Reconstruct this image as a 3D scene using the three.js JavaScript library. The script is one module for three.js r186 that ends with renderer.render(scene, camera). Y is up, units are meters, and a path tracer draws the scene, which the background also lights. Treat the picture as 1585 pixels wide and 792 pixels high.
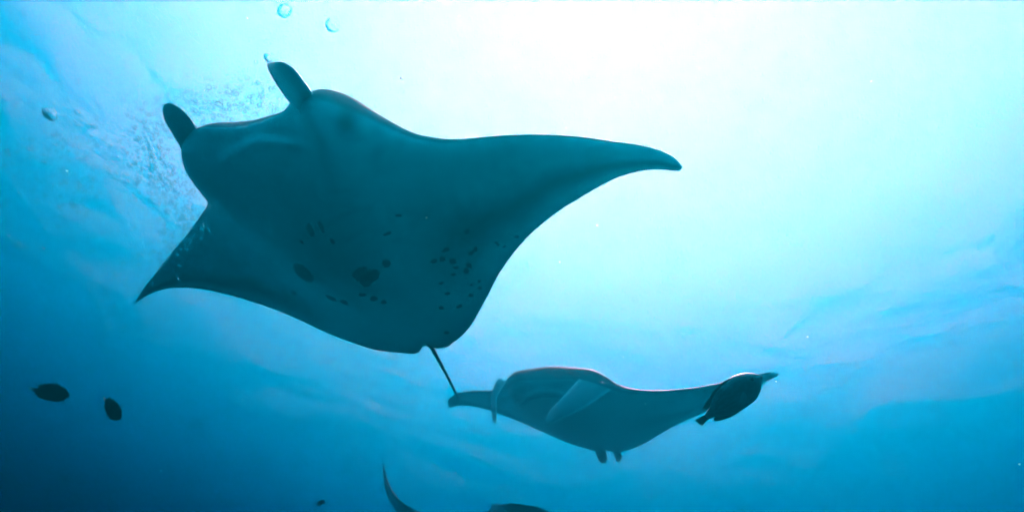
import * as THREE from 'three';
import { mergeGeometries, mergeVertices } from 'three/addons/utils/BufferGeometryUtils.js';
import { createNoise2D, createNoise3D } from 'simplex-noise';

// ---------------------------------------------------------------- camera, sky, sun, exposure
const scene = new THREE.Scene();
const camera = new THREE.PerspectiveCamera(49.97, 1585 / 792, 0.05, 1200);
const PITCH = 55.1 * Math.PI / 180, ROLL = 13.4 * Math.PI / 180;
{
  const bu = new THREE.Vector3(0, Math.cos(PITCH), Math.sin(PITCH)), br = new THREE.Vector3(1, 0, 0), back = new THREE.Vector3(0, -Math.sin(PITCH), Math.cos(PITCH));
  const up = bu.clone().multiplyScalar(Math.cos(ROLL)).addScaledVector(br, -Math.sin(ROLL));
  const right = br.clone().multiplyScalar(Math.cos(ROLL)).addScaledVector(bu, Math.sin(ROLL));
  camera.quaternion.setFromRotationMatrix(new THREE.Matrix4().makeBasis(right, up, back));
}
camera.updateMatrixWorld(true);
scene.add(camera);

const SUN = new THREE.Vector3(0.12, 0.95, -0.18).normalize();
function makeSky() {
  const W = 256, H = 128, d = new Float32Array(W * H * 4);
  for (let j = 0; j < H; j++) for (let i = 0; i < W; i++) {
    const up = ((j + .5) / H - .5) * Math.PI, a = ((i + .5) / W - .5) * 2 * Math.PI;
    const v = new THREE.Vector3(Math.cos(up) * Math.cos(a), Math.sin(up), Math.cos(up) * Math.sin(a));
    const c = Math.max(0, v.dot(SUN)), glow = 0.035 * Math.pow(c, 2) + 0.01 * Math.pow(c, 30), o = (j * W + i) * 4;
    const base = 0.088;
    d[o] = base * 1.55 + glow; d[o + 1] = base * .73 + glow * .8; d[o + 2] = base * .46 + glow * .5; d[o + 3] = 1;
  }
  const t = new THREE.DataTexture(d, W, H, THREE.RGBAFormat, THREE.FloatType);
  t.mapping = THREE.EquirectangularReflectionMapping; t.magFilter = THREE.LinearFilter; t.needsUpdate = true;
  return t;
}
scene.background = makeSky(); scene.environment = scene.background;
const sun = new THREE.DirectionalLight(0xfff4e2, 5);
sun.name = 'sun'; sun.position.copy(SUN).multiplyScalar(60); sun.castShadow = true; sun.shadow.radius = 4;
sun.shadow.camera.left = sun.shadow.camera.bottom = -40; sun.shadow.camera.right = sun.shadow.camera.top = 40; sun.shadow.camera.far = 200;
scene.add(sun, sun.target);
const renderer = new THREE.WebGLRenderer({ antialias: true });
renderer.toneMapping = THREE.LinearToneMapping; renderer.toneMappingExposure = 93;
renderer.shadowMap.enabled = true;
scene.fog = new THREE.FogExp2(new THREE.Color().setRGB(0.0, 0.86, 1.0), 0.056);

// ---------------------------------------------------------------- water surface and sea floor
const SURF = 29;
const n2 = createNoise2D(() => 0.37), n2b = createNoise2D(() => 0.71);
function waveHeight(x, z) {
  return 0.17 * n2(x * .036 + 3, z * .05) + 0.085 * n2b(x * .1, z * .14 + 9) + 0.038 * n2(x * .3 + z * .09, z * .42) + 0.013 * n2b(x * .85, z * 1.05);
}
function waterSurface() {
  const ring = [], R = 420, NR = 400, NA = 620, pos = [], uv = [], idx = [];
  for (let i = 0; i <= NR; i++) { const t = i / NR; ring.push(0.02 + 100 * t + (R - 100) * Math.pow(t, 9)); }
  for (let i = 0; i <= NR; i++) for (let j = 0; j <= NA; j++) {
    const a = j / NA * 2 * Math.PI, x = Math.cos(a) * ring[i], z = Math.sin(a) * ring[i] - 6;
    pos.push(x, SURF + waveHeight(x, z), z); uv.push(x, z);
    if (i < NR && j < NA) { const p = i * (NA + 1) + j, q = p + NA + 1; idx.push(p, p + 1, q, p + 1, q + 1, q); }
  }
  const g = new THREE.BufferGeometry();
  g.setAttribute('position', new THREE.Float32BufferAttribute(pos, 3)); g.setAttribute('uv', new THREE.Float32BufferAttribute(uv, 2));
  g.setIndex(idx); g.computeVertexNormals();
  return g;
}
const rippleMap = (() => {
  const N = 512, d = new Uint8Array(N * N * 4), T = 2 * Math.PI, n4 = createNoise3D(() => 0.23);
  for (let j = 0; j < N; j++) for (let i = 0; i < N; i++) {
    // tileable: noise sampled on a blend of shifted copies
    let v = 0;
    for (const [f, w] of [[7, .4], [13, .35], [25, .25]]) {
      const u = i / N, t = j / N, s = (a, b) => 1 - Math.abs(n4(a * f, b * f * 1.5, f));
      v += w * (s(u, t) * (1 - u) * (1 - t) + s(u - 1, t) * u * (1 - t) + s(u, t - 1) * (1 - u) * t + s(u - 1, t - 1) * u * t);
    }
    const k = (j * N + i) * 4; d[k] = d[k + 1] = d[k + 2] = Math.max(0, Math.min(255, v * 255)); d[k + 3] = 255;
  }
  const t = new THREE.DataTexture(d, N, N); t.wrapS = t.wrapT = THREE.RepeatWrapping; t.magFilter = THREE.LinearFilter; t.repeat.set(1 / 5.1, 1 / 5.1); t.needsUpdate = true;
  return t;
})();
const surfaceMat = new THREE.MeshPhysicalMaterial({ name: 'sea surface', color: 0xffffff, transmission: 1, thickness: 0, roughness: 0.28, ior: 0.75, side: THREE.DoubleSide });
surfaceMat.bumpMap = rippleMap; surfaceMat.bumpScale = 0.038;
const surface = new THREE.Mesh(waterSurface(), surfaceMat);
surface.name = 'water_surface'; surface.userData.kind = 'structure'; surface.castShadow = surface.receiveShadow = true;
scene.add(surface);

// added unseen layer: its absorption shapes the light gradient, taking green most, then red
const LAYER = 1.4, absorberMat = new THREE.MeshPhysicalMaterial({ name: 'added absorbing water', color: 0xffffff, transmission: 1, thickness: 30, roughness: 0, ior: 1.33, transparent: true, opacity: 0, attenuationDistance: LAYER, side: THREE.DoubleSide });
absorberMat.attenuationColor.setRGB(Math.exp(-1.62), Math.exp(-1.95), Math.exp(-1.54));
const deep = new THREE.Mesh(new THREE.CylinderGeometry(410, 410, 30, 64), absorberMat);
deep.name = 'added_absorbing_layer'; deep.position.set(0, LAYER - 15, -6); deep.userData.kind = 'structure'; scene.add(deep);

const floorMesh = new THREE.Mesh(new THREE.CircleGeometry(420, 64).rotateX(-Math.PI / 2), new THREE.MeshStandardMaterial({ name: 'pale sand', color: new THREE.Color().setRGB(.3, .28, .22), roughness: 1 }));
floorMesh.name = 'sea_floor'; floorMesh.position.set(0, -28, -6); floorMesh.userData.kind = 'structure'; scene.add(floorMesh);


// ---------------------------------------------------------------- helpers
const V = (a) => new THREE.Vector3(...a);
function rng(seed) { let a = seed >>> 0; return () => { a = (a + 0x6d2b79f5) | 0; let t = Math.imul(a ^ (a >>> 15), 1 | a); t = (t + Math.imul(t ^ (t >>> 7), 61 | t)) ^ t; return ((t ^ (t >>> 14)) >>> 0) / 4294967296; }; }
const gauss = (x, w) => Math.exp(-(x * x) / (w * w)), clamp01 = (x) => Math.min(1, Math.max(0, x)), smooth = (a, b, x) => { const t = clamp01((x - a) / (b - a)); return t * t * (3 - 2 * t); };
// shape-preserving interpolation through (x, y) knots sorted by x
function through(pts) {
  const n = pts.length, h = [], d = [], m = new Array(n);
  for (let i = 0; i < n - 1; i++) { h.push(pts[i + 1][0] - pts[i][0]); d.push((pts[i + 1][1] - pts[i][1]) / h[i]); }
  m[0] = d[0]; m[n - 1] = d[n - 2];
  for (let i = 1; i < n - 1; i++) m[i] = d[i - 1] * d[i] <= 0 ? 0 : 3 * (h[i - 1] + h[i]) / ((2 * h[i] + h[i - 1]) / d[i - 1] + (h[i] + 2 * h[i - 1]) / d[i]);
  return (x) => {
    let i = 0; while (i < n - 2 && x > pts[i + 1][0]) i++;
    const t = clamp01((x - pts[i][0]) / h[i]), t2 = t * t, t3 = t2 * t;
    return (2 * t3 - 3 * t2 + 1) * pts[i][1] + (t3 - 2 * t2 + t) * h[i] * m[i] + (3 * t2 - 2 * t3) * pts[i + 1][1] + (t3 - t2) * h[i] * m[i + 1];
  };
}
function gridGeometry(nu, nv, at) { // at(i, j) -> { p, uv, c }
  const pos = [], uv = [], col = [], idx = [];
  for (let i = 0; i <= nu; i++) for (let j = 0; j <= nv; j++) {
    const q = at(i / nu, j / nv); pos.push(...q.p); uv.push(...(q.uv ?? [i / nu, j / nv])); col.push(...(q.c ?? [1, 1, 1]));
    if (i < nu && j < nv) { const a = i * (nv + 1) + j, b = a + nv + 1; idx.push(a, a + 1, b, a + 1, b + 1, b); }
  }
  const g = new THREE.BufferGeometry();
  g.setAttribute('position', new THREE.Float32BufferAttribute(pos, 3)); g.setAttribute('uv', new THREE.Float32BufferAttribute(uv, 2)); g.setAttribute('color', new THREE.Float32BufferAttribute(col, 3));
  g.setIndex(idx);
  return g;
}
function sealed(g) { const h = mergeVertices(g, 1e-5); h.computeVertexNormals(); return h; }
function mesh(name, geometry, material, parent = scene) { const m = new THREE.Mesh(geometry, material); m.name = name; m.castShadow = m.receiveShadow = true; parent.add(m); return m; }
function thing(name, label, category, pos, xAxis, yAxis, group) {
  const o = new THREE.Group(); o.name = name; o.userData = { label, category }; if (group) o.userData.group = group;
  const x = V(xAxis).normalize(), z = x.clone().cross(V(yAxis)).normalize(), y = z.clone().cross(x);
  o.quaternion.setFromRotationMatrix(new THREE.Matrix4().makeBasis(x, y, z)); o.position.copy(V(pos)); scene.add(o);
  return o;
}
// a thin fin between two edge lines, rounded at its rim and bowed by `bow`
function blade(A, B, thick, bow = 0, curl = 1) {
  const ca = new THREE.CatmullRomCurve3(A.map(V)), cb = new THREE.CatmullRomCurve3(B.map(V)), NU = 40, NT = 18;
  const mid = (s, t) => {
    const a = ca.getPoint(s), b = cb.getPoint(s), tan = ca.getTangent(s).add(cb.getTangent(s)).normalize(), n = tan.clone().cross(b.clone().sub(a)).normalize();
    return { p: a.lerp(b, t), n, k: bow * Math.pow(Math.sin(Math.PI * t), curl) };
  };
  return sealed(gridGeometry(NU, 2 * NT, (u, w) => {
    const side = w < .5 ? 1 : -1, t = side > 0 ? w * 2 : 2 - w * 2, q = mid(u, t), rim = Math.sqrt(clamp01(Math.sin(Math.PI * t) * 1.6)) * Math.sqrt(clamp01((1 - u) * 8)) ;
    return { p: q.p.addScaledVector(q.n, q.k + side * thick * rim * .5).toArray(), uv: [t, u], c: Array(3).fill(.8 + 1.0 * smooth(.16, .02, Math.min(t, 1 - t)) - .25 * u) };
  }));
}
function tube(points, r0, r1, power = 1) {
  const c = new THREE.CatmullRomCurve3(points.map(V)), f = c.computeFrenetFrames(48, false);
  return sealed(gridGeometry(48, 12, (u, w) => {
    const k = Math.round(u * 48), a = w * 2 * Math.PI, r = (r0 + (r1 - r0) * Math.pow(u, power)) * (u > .985 ? .3 : 1);
    return { p: c.getPoint(u).addScaledVector(f.normals[k], Math.cos(a) * r).addScaledVector(f.binormals[k], Math.sin(a) * r).toArray() };
  }));
}

// a fin rolled into an open horn from a to b, its mouth cut at a slant so that one looks into it
function scroll(o, S) {
  const a = V(o.a), b = V(o.b), w = .004;
  return sealed(gridGeometry(60, 48, (u, q) => {
    const inside = u > .5, s = inside ? (1 - u) * 2 : u * 2, turn = q * 2 * Math.PI, away = -Math.cos(turn - o.open * Math.PI / 180);
    const r = (o.r0 + (o.r1 - o.r0) * Math.pow(s, .7)) - (inside ? w : 0) + .004 * Math.cos(2 * turn);
    const p = a.clone().lerp(b, s); p.x += Math.cos(turn) * r; p.y += Math.sin(turn) * r * .8; p.z += s * o.slant * away;
    return { p: p.multiplyScalar(S).toArray() };
  }));
}

// ---------------------------------------------------------------- manta rays
// plan outlines in half-spans: x to one wing tip, z towards the mouth
const EDGE_TURNING = {
  LE: [[-1.001, -.024], [-.961, .001], [-.858, .045], [-.732, .096], [-.604, .141], [-.485, .189], [-.375, .235], [-.321, .271], [-.299, .307], [-.289, .349], [-.272, .402], [-.235, .445], [-.166, .455], [-.094, .435], [-.023, .419], [.098, .412], [.16, .43], [.215, .43], [.255, .408], [.29, .372], [.318, .335], [.352, .289], [.396, .236], [.436, .207], [.479, .183], [.587, .143], [.676, .102], [.766, .047], [.85, -.018], [.916, -.073], [.955, -.118], [.98, -.16], [.988, -.186]],
  TE: [[-1.001, -.026], [-.969, -.019], [-.916, -.016], [-.85, -.025], [-.79, -.044], [-.726, -.074], [-.594, -.16], [-.508, -.223], [-.431, -.298], [-.351, -.386], [-.275, -.45], [-.194, -.503], [-.103, -.528], [-.06, -.541], [-.024, -.531], [.005, -.506], [.048, -.528], [.083, -.531], [.136, -.508], [.206, -.467], [.274, -.407], [.342, -.34], [.412, -.271], [.508, -.2], [.579, -.163], [.679, -.133], [.808, -.119], [.869, -.13], [.926, -.156], [.983, -.195], [.988, -.192]],
};
const half = { LE: [[0, .43], [.1, .425], [.17, .41], [.22, .39], [.27, .355], [.31, .3], [.35, .26], [.45, .205], [.6, .145], [.75, .08], [.88, 0], [.96, -.08], [1, -.17]], TE: [[0, -.515], [.05, -.535], [.09, -.53], [.14, -.5], [.21, -.46], [.28, -.4], [.35, -.33], [.43, -.26], [.52, -.2], [.6, -.165], [.7, -.14], [.8, -.13], [.88, -.135], [.94, -.15], [1, -.175]] };
const mirrored = (h) => [...h.slice(1).reverse().map(([x, z]) => [-x, z]), ...h];
const EDGE_EVEN = { LE: mirrored(half.LE), TE: mirrored(half.TE) };
const BLEMISHES = [[.076, .123, -.001, -.015, -.006, -.002], [.04, .125, -.001, -.017, -.009, -.002], [.082, .073, .001, -.009, -.005, -.002], [-.008, .099, .002, -.005, -.005, -.002], [.273, .063, .007, -.004, -.002, -.003], [.221, .027, .01, -.001, -.001, -.004], [.167, -.06, .005, -.01, -.009, -.008], [.088, -.063, .016, -.016, -.018, -.02], [.112, -.08, .018, -.001, -.008, -.02], [.084, -.09, .014, -.008, -.015, -.02], [.027, -.146, .01, -.003, -.006, -.008], [.048, -.175, .009, -.004, -.008, -.01], [.065, -.202, .007, -.003, -.006, -.008], [-.097, -.011, .008, -.03, -.029, -.015], [-.096, -.139, .009, -.013, -.012, -.009], [-.062, -.165, .007, -.009, -.01, -.009], [-.274, -.127, .008, -.004, -.009, -.007], [.404, -.075, .007, .003, .001, -.007], [.324, -.106, .009, -.002, -.003, -.007], [.276, -.126, .009, -.003, -.003, -.007], [.299, -.132, .008, -.001, -.002, -.009], [.319, -.155, .005, -.008, -.006, -.007], [.315, -.183, .006, -.004, -.002, -.005], [.295, -.205, .005, -.003, -.002, -.005], [.379, -.153, .008, .003, .001, -.007], [.394, -.147, .005, -.003, -.004, -.007], [.35, -.195, .004, -.01, -.005, -.005], [.334, -.21, .006, -.004, -.005, -.01], [.249, -.217, .005, -.003, -.003, -.005], [.242, -.268, .007, -.004, -.003, -.005], [.193, -.317, .006, -.004, -.004, -.007], [.242, -.342, .009, 0, -.002, -.007], [.296, -.314, .006, -.004, -.003, -.007], [.346, -.271, .004, -.002, -.003, -.005], [.334, -.299, .004, -.003, -.003, -.005], [.319, -.273, .004, -.002, -.002, -.005], [.468, -.18, .005, 0, 0, -.003], [.456, -.159, .002, -.009, -.003, -.002], [.513, -.164, .005, -.003, -.002, -.004], [.137, -.448, .007, -.003, -.004, -.007]];
const FEW_BLEMISHES = [[.1, -.2, .03, -.01, -.008, -.012], [.13, -.22, .014, 0, 0, -.01], [-.05, -.1, .012, .002, 0, -.008]];
function bellySkin(edge, spots, seed, tone, crease) {
  const N = 1024, n = createNoise2D(rng(seed)), d = new Uint8Array(N * N * 4), LE = through(edge.LE), TE = through(edge.TE), les = [], tes = [];
  for (let i = 0; i < N; i++) { const x = ((i + .5) / N - .5) * 2.1, c = Math.max(-.985, Math.min(.985, x)); les.push(LE(c)); tes.push(TE(c)); }
  const inv = spots.map(([cx, cz, ax, az, bx, bz]) => { const D = ax * bz - az * bx; return [cx, cz, bz / D, -bx / D, -az / D, ax / D]; });
  for (let j = 0; j < N; j++) for (let i = 0; i < N; i++) {
    const x = ((i + .5) / N - .5) * 2.1, z = -.62 + 1.2 * (j + .5) / N, v = (les[i] - z) / Math.max(.02, les[i] - tes[i]);
    let a = tone * (1 + .13 * n(x * 4, z * 4) + .10 * n(x * 17, z * 17) + .07 * n(x * 60, z * 60) + .05 * n(x * 170, z * 170));
    a *= 1 - .72 * gauss(v - .63 + .05 * n(x * 4, 3), .19) * smooth(.2, .42, Math.abs(x));           // dusky pigment band along the rear of each wing, deepened with painted shading
    a *= 1 - .35 * smooth(.9, 1.0, v) - .3 * smooth(.06, 0, v);
    a *= 1 - .8 * gauss(Math.abs(x) - .283, .026) * gauss(z - .345, .042);
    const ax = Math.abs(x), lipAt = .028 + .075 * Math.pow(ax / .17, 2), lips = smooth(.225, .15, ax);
    a *= 1 + lips * (.3 * gauss(v - lipAt, .007) - crease * gauss(v - lipAt - .022, .012));                // painted catch light on the lip edge, painted shade in the crease behind
    for (let k = 0; k < 5; k++) a *= 1 - .22 * gauss(z - (.2 - .068 * k) + .5 * (ax - .15) * (ax - .15) * 8, .0045) * smooth(.085, .105, ax) * smooth(.215 - .012 * k, .19 - .012 * k, ax);   // gill slits
    const fleck = n(x * 130, z * 110 + 40); if (fleck > .93) a *= 1.12;
    for (const [cx, cz, m0, m1, m2, m3] of inv) {
      const dx = x - cx, dz = z - cz; if (Math.abs(dx) > .06 || Math.abs(dz) > .06) continue;
      const p = m0 * dx + m1 * dz, q = m2 * dx + m3 * dz, r = Math.sqrt(p * p + q * q) + .22 * n(x * 90, z * 90);
      a *= 1 - .88 * smooth(1.4, .95, r);
    }
    const k = (j * N + i) * 4, g = Math.pow(clamp01(a), 1 / 2.2) * 255; d[k] = g * .99; d[k + 1] = g; d[k + 2] = g; d[k + 3] = 255;
  }
  const t = new THREE.DataTexture(d, N, N); t.colorSpace = THREE.SRGBColorSpace; t.magFilter = THREE.LinearFilter; t.needsUpdate = true;
  return t;
}
function mantaBody(edge, bend, S, inward, lip, rim) {
  const LE = through(edge.LE), TE = through(edge.TE), xl = edge.LE[0][0], xr = edge.LE[edge.LE.length - 1][0], NX = 300, NV = 84;
  return sealed(gridGeometry(NX, 2 * NV, (u, w) => {
    const t = u * 2 - 1, e = Math.sin(t * Math.PI / 2) * .35 + t * .65, x = xl + (xr - xl) * (e + 1) / 2;
    const low = w < .5, q = low ? 1 - w * 2 : w * 2 - 1, v = q < .5 ? 2 * q * q : 1 - 2 * (1 - q) * (1 - q);      // w runs trailing edge - belly - leading edge - back
    const zl = LE(x), zt = TE(x), c = Math.max(.001, zl - zt), ax = Math.abs(x); let z = zl - c * v;
    const tip = Math.max(0, 1 - Math.pow(ax, 6));
    const wing = .052 * Math.pow(1 - Math.min(1, ax), .6) * Math.pow(v, .45) * Math.pow(1 - v, 1.15) * 1.9 + rim * tip * Math.sqrt(clamp01(4 * v * (1 - v)) );
    const core = Math.exp(-Math.pow(ax / .27, 2.4)), along = clamp01(1 - Math.pow((z - .05) / .6, 2)), round = Math.sqrt(clamp01(v / (low && ax < .2 ? .035 + .07 * smooth(.2, .1, ax) : .035))) * Math.pow(clamp01((1 - v) / .5), .8);
    let h = wing + (low ? .072 : .085) * core * Math.sqrt(along) * round;
    const head = gauss(ax - .225, .075) * gauss(z - .35, .1);
    h += (low ? .014 : .02) * head * Math.sqrt(clamp01(v / .05));
    let y = x > 0 ? bend[0] * ax * ax + bend[1] * ax ** 4 : bend[2] * ax * ax + bend[3] * ax ** 4;
    const mouth = smooth(.225, .13, ax), vj = .028 + .075 * Math.pow(ax / .17, 2);
    if (low) {
      h = h * (1 - mouth) + mouth * (wing + .072 * core * Math.sqrt(along) * (.10 + .9 * Math.pow(clamp01((v - .01) / .34), .8)) * Math.min(1, Math.sqrt(v / .012)) * Math.pow(clamp01((1 - v) / .5), .8));
      h += mouth * lip * smooth(vj - .008, vj + .008, v) * smooth(vj + .2, vj + .02, v);      // the edge of the lower jaw, a step behind the upper lip
      h += .010 * gauss(ax - .02, .3) * gauss(z + .1, .25);
    }
    y += low ? -h : h;
    const c0 = low ? 1 - .8 * (1 - mouth) * smooth(.014, 0, v) : .2 - .13 * smooth(0, .012, v);
    return { p: [x * (x < 0 ? 1 - inward[0] * x * x - inward[2] * x ** 6 : 1 - inward[1] * x * x) * S, y * S, z * S], uv: [x / 2.1 + .5, (z + .62) / 1.2], c: [c0, c0, c0 * 1.02] };
  }));
}
const darkSkin = new THREE.MeshStandardMaterial({ name: 'dark ray skin', color: new THREE.Color().setRGB(.035, .036, .04), roughness: .55 });
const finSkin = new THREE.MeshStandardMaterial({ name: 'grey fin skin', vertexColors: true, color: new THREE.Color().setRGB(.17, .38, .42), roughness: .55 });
const tailSkin = new THREE.MeshStandardMaterial({ name: 'black tail skin', color: new THREE.Color().setRGB(.09, .1, .11), roughness: .6 });
const eyeMat = new THREE.MeshPhysicalMaterial({ name: 'wet black eye', color: new THREE.Color().setRGB(.01, .01, .012), roughness: .4, clearcoat: .2 });
function manta(o) {
  const S = o.span, t = thing(o.name, o.label, 'manta ray', o.pos, o.x, o.y, undefined), mul = (l) => l.map((p) => p.map((c) => c * S));
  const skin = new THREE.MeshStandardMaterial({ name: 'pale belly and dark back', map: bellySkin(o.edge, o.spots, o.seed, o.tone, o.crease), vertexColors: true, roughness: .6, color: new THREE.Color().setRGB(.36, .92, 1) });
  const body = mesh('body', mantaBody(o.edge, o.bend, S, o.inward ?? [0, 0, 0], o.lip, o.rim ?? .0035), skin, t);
  for (const sx of [-1, 1]) {
    const e = mesh('eye', new THREE.SphereGeometry(.019 * S, 20, 14), eyeMat, t), x = sx * .28;
    e.scale.set(.75, 1, 1.25); e.position.set(x * S, (o.bend[sx > 0 ? 0 : 2] * .08 - .012) * S, .35 * S);
  }
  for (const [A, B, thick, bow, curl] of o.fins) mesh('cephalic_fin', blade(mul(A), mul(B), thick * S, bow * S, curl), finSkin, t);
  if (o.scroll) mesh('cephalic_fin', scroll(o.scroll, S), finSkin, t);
  mesh('tail', tube(mul(o.tail), .0085 * S, .0045 * S), tailSkin, t);
  mesh('dorsal_fin', blade(mul([[.0, .02, -.44], [.0, .055, -.5], [0, .05, -.535]]), mul([[.0, .015, -.52], [0, .03, -.53], [0, .045, -.538]]), .008 * S), tailSkin, t);
  for (const [A, B] of o.pelvic ?? []) mesh('pelvic_fin', blade(mul(A), mul(B), .012 * S), finSkin, t);
  return t;
}
manta({
  name: 'manta_ray', label: 'largest manta ray, overhead, pale spotted belly and both wings spread, thin straight tail', span: 2.0157, seed: 11, tone: 1.0, lip: .010, crease: .12, edge: EDGE_TURNING, bend: [.223, .0355, .142, -.177], spots: BLEMISHES,
  pos: [-1.046, 2.686, -2.063], x: [.832, -.107, .545], y: [.029, .988, .15],
  fins: [
    [[[.194, -.022, .31], [.19, -.042, .409], [.201, -.061, .452], [.218, -.08, .501], [.238, -.097, .536], [.244, -.1, .541]], [[.2, .008, .31], [.209, .01, .393], [.226, .001, .432], [.24, -.017, .464], [.25, -.035, .505], [.247, -.05, .528]], .012, .014, 1],
  ],
  scroll: { a: [-.232, .0, .33], b: [-.212, .004, .49], r0: .058, r1: .031, slant: .05, open: -61 },
  tail: [[.034, .0, -.46], [.032, 0, -.522], [.011, 0, -.67], [-.018, 0, -.832]],
});
manta({
  name: 'manta_ray_001', label: 'smaller manta ray facing the viewer, cephalic fins hanging below its wide mouth', span: 1.905, seed: 23, tone: .42, lip: .018, crease: .45, edge: EDGE_EVEN, bend: [.112, .185, .3, -.17], inward: [0, -.035, 0], spots: FEW_BLEMISHES,
  pos: [1.045, 3.912, -4.538], x: [.819, -.189, .542], y: [.008, .948, .319],
  fins: [
    [[[.184, .001, .42], [.113, -.099, .43], [.055, -.171, .43], [.05, -.213, .43], [.068, -.24, .43]], [[.325, -.02, .34], [.25, -.11, .38], [.165, -.18, .41], [.1, -.215, .42], [.072, -.243, .43]], .01, .012, 1],
    [[[-.31, .02, .37], [-.3, -.05, .40], [-.27, -.15, .42], [-.235, -.23, .43]], [[-.22, .0, .42], [-.25, -.09, .43], [-.235, -.17, .43], [-.222, -.235, .43]], .014, .02, 1],
  ],
  tail: [[0, 0, -.46], [0, .05, -.6], [0, .17, -.8], [0, .33, -1.05]],
  pelvic: [[[[-.06, -.01, -.47], [-.065, -.035, -.54], [-.05, -.06, -.575]], [[.01, -.01, -.48], [.0, -.03, -.54], [-.015, -.055, -.58]]], [[[.05, -.01, -.48], [.05, -.03, -.54], [.06, -.05, -.58]], [[.1, -.01, -.46], [.1, -.025, -.53], [.08, -.045, -.57]]]],
});
manta({
  name: 'manta_ray_002', label: 'lowest manta ray, cut off by the bottom edge, one sickle wing tip curled upwards', span: 1.6, seed: 37, tone: .5, lip: .014, crease: .4, rim: .006, edge: EDGE_EVEN, bend: [-.3, 0, -.6, .8], inward: [-.1, 0, .12], spots: FEW_BLEMISHES,
  pos: [.725, 3.045, -5.54], x: [.98, -.02, -.2], y: [.03, .96, .27],
  fins: [
    [[[.184, .001, .42], [.113, -.099, .43], [.055, -.171, .43], [.05, -.213, .43], [.068, -.24, .43]], [[.28, -.02, .37], [.22, -.1, .4], [.147, -.17, .41], [.095, -.21, .42], [.072, -.243, .43]], .014, .02, 1],
    [[[-.31, .02, .37], [-.3, -.05, .40], [-.27, -.15, .42], [-.235, -.23, .43]], [[-.22, .0, .42], [-.25, -.09, .43], [-.235, -.17, .43], [-.222, -.235, .43]], .014, .02, 1],
  ],
  tail: [[0, 0, -.46], [0, .0, -.55], [.03, .03, -.75], [.04, .05, -1.1]],
});

// ---------------------------------------------------------------- small fish
// local axes: x to the snout, y to the back, z to one flank; length 1
const UP = through([[-.40, .045], [-.33, .06], [-.2, .155], [0, .225], [.18, .235], [.32, .19], [.43, .105], [.5, .0]]);
const DOWN = through([[-.40, .045], [-.33, .06], [-.2, .15], [0, .215], [.18, .22], [.32, .175], [.43, .09], [.5, .0]]);
const WIDE = through([[-.40, .014], [-.3, .03], [-.1, .08], [.15, .105], [.32, .095], [.43, .055], [.5, .0]]);
function fishSkin(seed, deep, face) {
  const N = 256, n = createNoise2D(rng(seed)), d = new Uint8Array(N * N * 4);
  for (let j = 0; j < N; j++) for (let i = 0; i < N; i++) {
    const x = -.4 + .9 * i / N, row = j * .9, sc = Math.abs(Math.sin(i * .55 + (Math.floor(j / 5) % 2) * 1.57)) * .5 + .5;
    let f = smooth(.12, .42, x) * face; f *= .8 + .5 * n(i / 22, j / 16);
    const tone = (.7 + .3 * sc + .25 * n(i / 30, row / 30)) * deep;
    const c = [tone + f * .22, tone + f * .15, tone * 1.05 + f * .14], k = (j * N + i) * 4;
    for (let q = 0; q < 3; q++) d[k + q] = Math.pow(clamp01(c[q]), 1 / 2.2) * 255;
    d[k + 3] = 255;
  }
  const t = new THREE.DataTexture(d, N, N); t.colorSpace = THREE.SRGBColorSpace; t.wrapT = THREE.RepeatWrapping; t.magFilter = THREE.LinearFilter; t.needsUpdate = true; return t;
}
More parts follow.
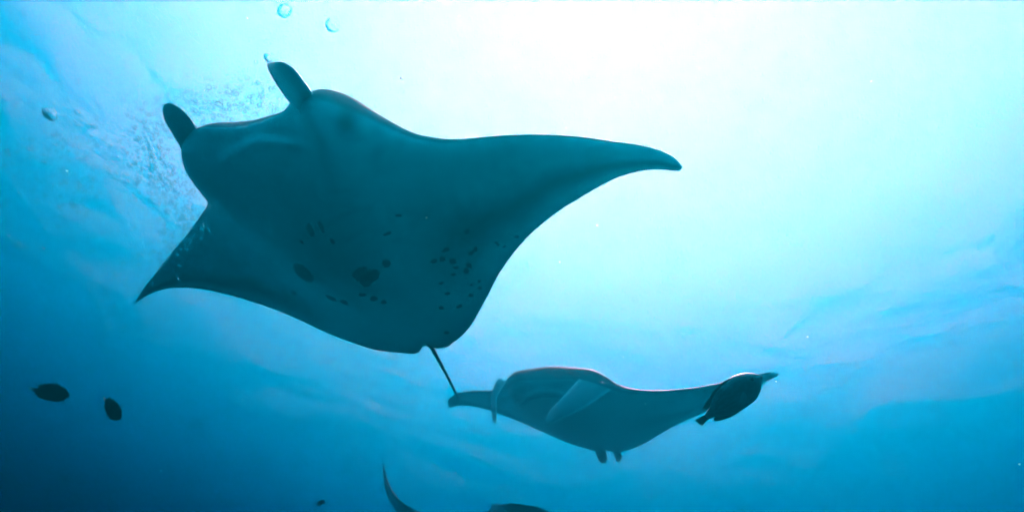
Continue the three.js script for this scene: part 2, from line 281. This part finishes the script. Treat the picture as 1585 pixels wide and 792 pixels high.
function fish(o) {
  const t = thing(o.name, o.label, 'fish', o.pos, o.x, o.y), L = o.length, H = o.tall ?? 1;
  const skin = new THREE.MeshPhysicalMaterial({ name: 'fish scales', map: fishSkin(o.seed, o.deep ?? .02, o.face ?? 0), roughness: .5, clearcoat: .2 });
  const fin = new THREE.MeshStandardMaterial({ name: 'dark fin rays', color: new THREE.Color().setRGB(.012, .012, .014), roughness: .7 });
  const pale = new THREE.MeshPhysicalMaterial({ name: 'clear fin membrane', color: new THREE.Color().setRGB(.9, .95, .95), transmission: .9, roughness: .7, thickness: 0 });
  const mul = (l) => l.map((p) => [p[0] * L, p[1] * L * H, p[2] * L]);
  mesh('body', sealed(gridGeometry(48, 32, (u, w) => {
    const x = -.4 + .9 * (1 - Math.pow(1 - u, 1.6)), a = w * 2 * Math.PI, cy = Math.cos(a), cz = Math.sin(a), y = cy * (cy > 0 ? UP(x) : DOWN(x)) * H, z = WIDE(x) * Math.sign(cz) * Math.pow(Math.abs(cz), .8);
    return { p: [x * L, y * L, z * L], uv: [u, w * 3] };
  })), skin, t);
  mesh('tail_fin', blade(mul([[-.37, .04, 0], [-.45, .055, .005], [-.54, .07, .01]]), mul([[-.37, -.04, 0], [-.45, -.05, .005], [-.53, -.062, .01]]), .02 * L), o.paleTail ? pale : fin, t);
  mesh('dorsal_fin', blade(mul([[.24, .215, 0], [.1, .26, 0], [-.1, .235, .0], [-.25, .175, 0], [-.36, .14, 0]]), mul([[.22, .19, 0], [.1, .2, 0], [-.1, .17, 0], [-.23, .1, 0], [-.33, .085, 0]]), .02 * L), fin, t);
  mesh('anal_fin', blade(mul([[.02, -.2, 0], [-.08, -.23, 0], [-.2, -.2, 0], [-.3, -.16, 0], [-.37, -.12, 0]]), mul([[.02, -.18, 0], [-.08, -.17, 0], [-.2, -.12, 0], [-.28, -.08, 0], [-.33, -.07, 0]]), .02 * L), fin, t);
  for (const s of [-1, 1]) {
    const e = mesh('eye', new THREE.SphereGeometry(.028 * L, 16, 12), eyeMat, t); e.scale.set(1, 1, .6); e.position.set(.375 * L, .075 * L * H, s * .066 * L);
    if (!o.far) mesh('pectoral_fin', blade(mul([[.2, .03, s * .1], [.14, .045, s * .15], [.07, .02, s * .19]]), mul([[.2, -.04, s * .1], [.13, -.09, s * .15], [.07, -.05, s * .18]]), .008 * L), o.face ? pale : fin, t);
  }
  if (!o.far) mesh('mouth', tube(mul([[.462, -.025, .035], [.488, -.018, .012], [.488, -.018, -.012], [.462, -.025, -.035]]), .006 * L, .006 * L), fin, t);
  return t;
}
fish({ name: 'reef_fish', label: 'charcoal deep-bodied fish with greyish face, in front of a manta wing tip', pos: [.762, 1.238, -1.197], x: [.547, .29, .785], y: [-.836, .24, .494], length: .236, tall: .96, seed: 5, deep: .6, face: 5 });
fish({ name: 'reef_fish_001', label: 'black oval fish with pale tail, leftmost fish of the photo, swimming rightwards', pos: [-1.677, 1.254, -2.047], x: [.981, .133, -.14], y: [.039, .572, .82], length: .145, seed: 6, deep: .008, paleTail: true });
fish({ name: 'reef_fish_002', label: 'black oval fish diving head down, right beside the leftmost fish', pos: [-1.485, 1.308, -2.145], x: [.861, -.489, -.143], y: [.373, .413, .831], length: .135, tall: 1.1, seed: 7, deep: .008, paleTail: true });
fish({ name: 'reef_fish_003', label: 'tiny dark fish near the bottom edge, left of the curled wing tip', pos: [-.95, 2.105, -4.009], x: [.766, .368, .527], y: [-.642, .439, .629], length: .072, seed: 8, deep: .008, far: true });
fish({ name: 'reef_fish_004', label: 'barely visible distant fish, a faint smudge fading into the blue', pos: [-15.3, 17.9, -28.9], x: [.865, .287, .411], y: [-.501, .495, .71], length: 1.35, seed: 9, deep: .03, far: true });

// ---------------------------------------------------------------- bubbles and drifting specks
function bubbleGeometry(seed, wobble, flat) {
  const g = mergeVertices(new THREE.IcosahedronGeometry(1, 5).deleteAttribute('uv').deleteAttribute('normal'), 1e-5), p = g.attributes.position, n = createNoise3D(rng(seed)), v = new THREE.Vector3();
  for (let i = 0; i < p.count; i++) { v.fromBufferAttribute(p, i); const r = 1 + wobble * n(v.x * 1.6, v.y * 1.6, v.z * 1.6) + wobble * .4 * n(v.x * 4, v.y * 4, v.z * 4); v.multiplyScalar(r); if (v.y < 0) v.y *= 1 - flat; p.setXYZ(i, v.x, v.y, v.z); }
  g.computeVertexNormals(); return g;
}
const bubbleAir = new THREE.MeshPhysicalMaterial({ name: 'large air bubble', color: 0xffffff, transmission: 1, thickness: .02, roughness: 0, ior: .75 });
const roundBubble = bubbleGeometry(3, .03, 0), lumpyBubble = bubbleGeometry(4, .12, .3), capBubble = bubbleGeometry(5, .16, .6);
const BUBBLES = [
  [-2.818, 2.723, -1.689, .038, capBubble, 'wide flattened air bubble, biggest one left of the rolled cephalic fin'], [-2.801, 2.692, -1.647, .017, lumpyBubble, 'small air bubble touching the wide flattened bubble at left'],
  [-2.747, 2.839, -1.698, .017, lumpyBubble, 'lone dark-rimmed air bubble right of the wide flattened bubble'], [-2.656, 2.803, -1.749, .014, roundBubble, 'left one of a close pair of air bubbles at upper left'], [-2.637, 2.823, -1.756, .014, roundBubble, 'right one of a close pair of air bubbles at upper left'],
  [-2.915, 2.844, -1.167, .012, roundBubble, 'air bubble nearest the upper left corner'], [-2.771, 2.572, -1.208, .012, roundBubble, 'air bubble at the left edge, just below the corner bubble'],
  [-1.941, 1.567, -1.599, .012, roundBubble, 'bright round air bubble, the largest near the left edge at mid height'], [-1.843, 1.57, -1.595, .009, roundBubble, 'bright round air bubble just right of the mid-height left edge bubble'],
  [-1.829, 2.753, -1.297, .016, lumpyBubble, 'blurry air bubble floating above the rolled cephalic fin'], [-1.868, 2.886, -1.456, .024, capBubble, 'cluster-like lumpy air bubble between the two cephalic fins'],
  [-2.275, 4.561, -1.328, .058, capBubble, 'big faint bubble against white water, left one of two near the top edge'], [-1.874, 4.55, -1.343, .058, capBubble, 'big faint bubble against white water, right one of two near the top edge'],
  [-1.343, 2.5, -.961, .021, lumpyBubble, 'clear air bubble touching the tip of the raised cephalic fin'],
  [2.838, 2.993, -1.826, .016, lumpyBubble, 'upper of two lone specks of air at the right edge'], [2.859, 2.933, -1.913, .019, lumpyBubble, 'lower of two lone specks of air at the right edge'],
  [-1.965, 1.777, -1.648, .007, roundBubble, 'tiny air bubble above the mid-height pair at the left edge'], [-2.299, 2.816, -1.556, .011, roundBubble, 'air bubble just left of the rolled cephalic fin tip'], [-2.374, 2.642, -1.806, .009, roundBubble, 'small air bubble between the left edge fizz and the manta head'],
  [-1.995, 2.367, -1.85, .012, roundBubble, 'round air bubble left of the notch where head meets wing'], [-1.882, 2.279, -1.977, .009, roundBubble, 'round air bubble close to the front edge of the left wing'], [-1.657, 1.633, -2.029, .007, roundBubble, 'upper bubble of the thin trail below the left wing tip'],
  [-1.617, 1.595, -2.084, .007, roundBubble, 'middle bubble of the thin trail below the left wing tip'], [-1.694, 1.562, -2.131, .006, roundBubble, 'lowest bubble of the thin trail below the left wing tip'], [-1.974, 1.835, -1.739, .006, roundBubble, 'topmost tiny bubble above the mid-height pair, near the left edge'],
];
BUBBLES.forEach(([x, y, z, r, g, label], i) => {
  const b = mesh(i ? 'air_bubble_' + String(i).padStart(3, '0') : 'air_bubble', g, bubbleAir); b.position.set(x, y, z); b.scale.setScalar(r); b.rotation.set(i * .3, i * 1.7, i * .2);
  b.userData = { label, category: 'bubble', group: 'single air bubbles' };
});
function scatter(name, geometry, material, paths, seed) {
  const r = rng(seed), ms = [], m = new THREE.Matrix4(), q = new THREE.Quaternion(), n = () => (r() + r() + r() + r() - 2) * 1.1;
  for (const [pts, wide, count, r0, r1] of paths) {
    const c = pts.length > 1 ? new THREE.CatmullRomCurve3(pts.map(V)) : null;
    for (let i = 0; i < count; i++) {
      const p = c ? c.getPoint(r()) : V(pts[0]); p.x += n() * wide[0]; p.y += n() * wide[1]; p.z += n() * wide[2];
      const k = r0 + (r1 - r0) * Math.pow(r(), 2); q.setFromEuler(new THREE.Euler(r() * 6, r() * 6, r() * 6));
      ms.push(m.compose(p, q, new THREE.Vector3(k, k * (.75 + .3 * r()), k)).clone());
    }
  }
  const im = new THREE.InstancedMesh(geometry, material, ms.length); ms.forEach((x, i) => im.setMatrixAt(i, x)); im.name = name; im.userData.kind = 'stuff'; im.castShadow = im.receiveShadow = true; scene.add(im); return im;
}
const fizz = scatter('bubble_cloud', bubbleGeometry(6, .06, .2), bubbleAir, [
  [[[-1.55, 2.95, -1.35], [-1.988, 2.952, -1.537]], [.14, .06, .12], 220, .006, .014],
  [[[-2.05, 2.96, -1.56], [-2.415, 3.004, -1.811], [-2.379, 2.942, -2.075], [-2.165, 2.847, -2.211]], [.13, .1, .13], 620, .006, .016],
  [[[-2.165, 2.75, -2.211], [-1.818, 2.38, -2.0], [-1.861, 2.08, -2.05]], [.1, .1, .08], 200, .004, .010],
  [[[-3.018, 2.803, -1.925], [-2.7, 2.649, -1.97], [-2.355, 2.256, -2.01]], [.28, .28, .25], 260, .006, .012],
  [[[-2.008, 1.976, -2.061], [-1.691, 1.643, -2.189]], [.1, .15, .1], 40, .003, .007],
  [[[1.439, 3.943, -3.437], [2.041, 4.007, -3.345]], [.2, .15, .15], 110, .004, .01],
  [[[2.836, 3.643, -3.517]], [.2, .2, .2], 40, .004, .01],
], 77);
fizz.userData.label = 'mist of tiny exhaled air bubbles'; fizz.userData.category = 'bubbles';
const speck = new THREE.MeshStandardMaterial({ name: 'pale drifting specks', color: new THREE.Color().setRGB(.6, .62, .6), roughness: 1 });
const snow = scatter('drifting_specks', new THREE.IcosahedronGeometry(1, 1), speck, [[[[0, 1.8, -1.8]], [2.6, 1.2, 1.6], 2200, .0006, .0021]], 99);
snow.userData.label = 'fine pale particles drifting in the water'; snow.userData.category = 'particles';
renderer.render(scene, camera);
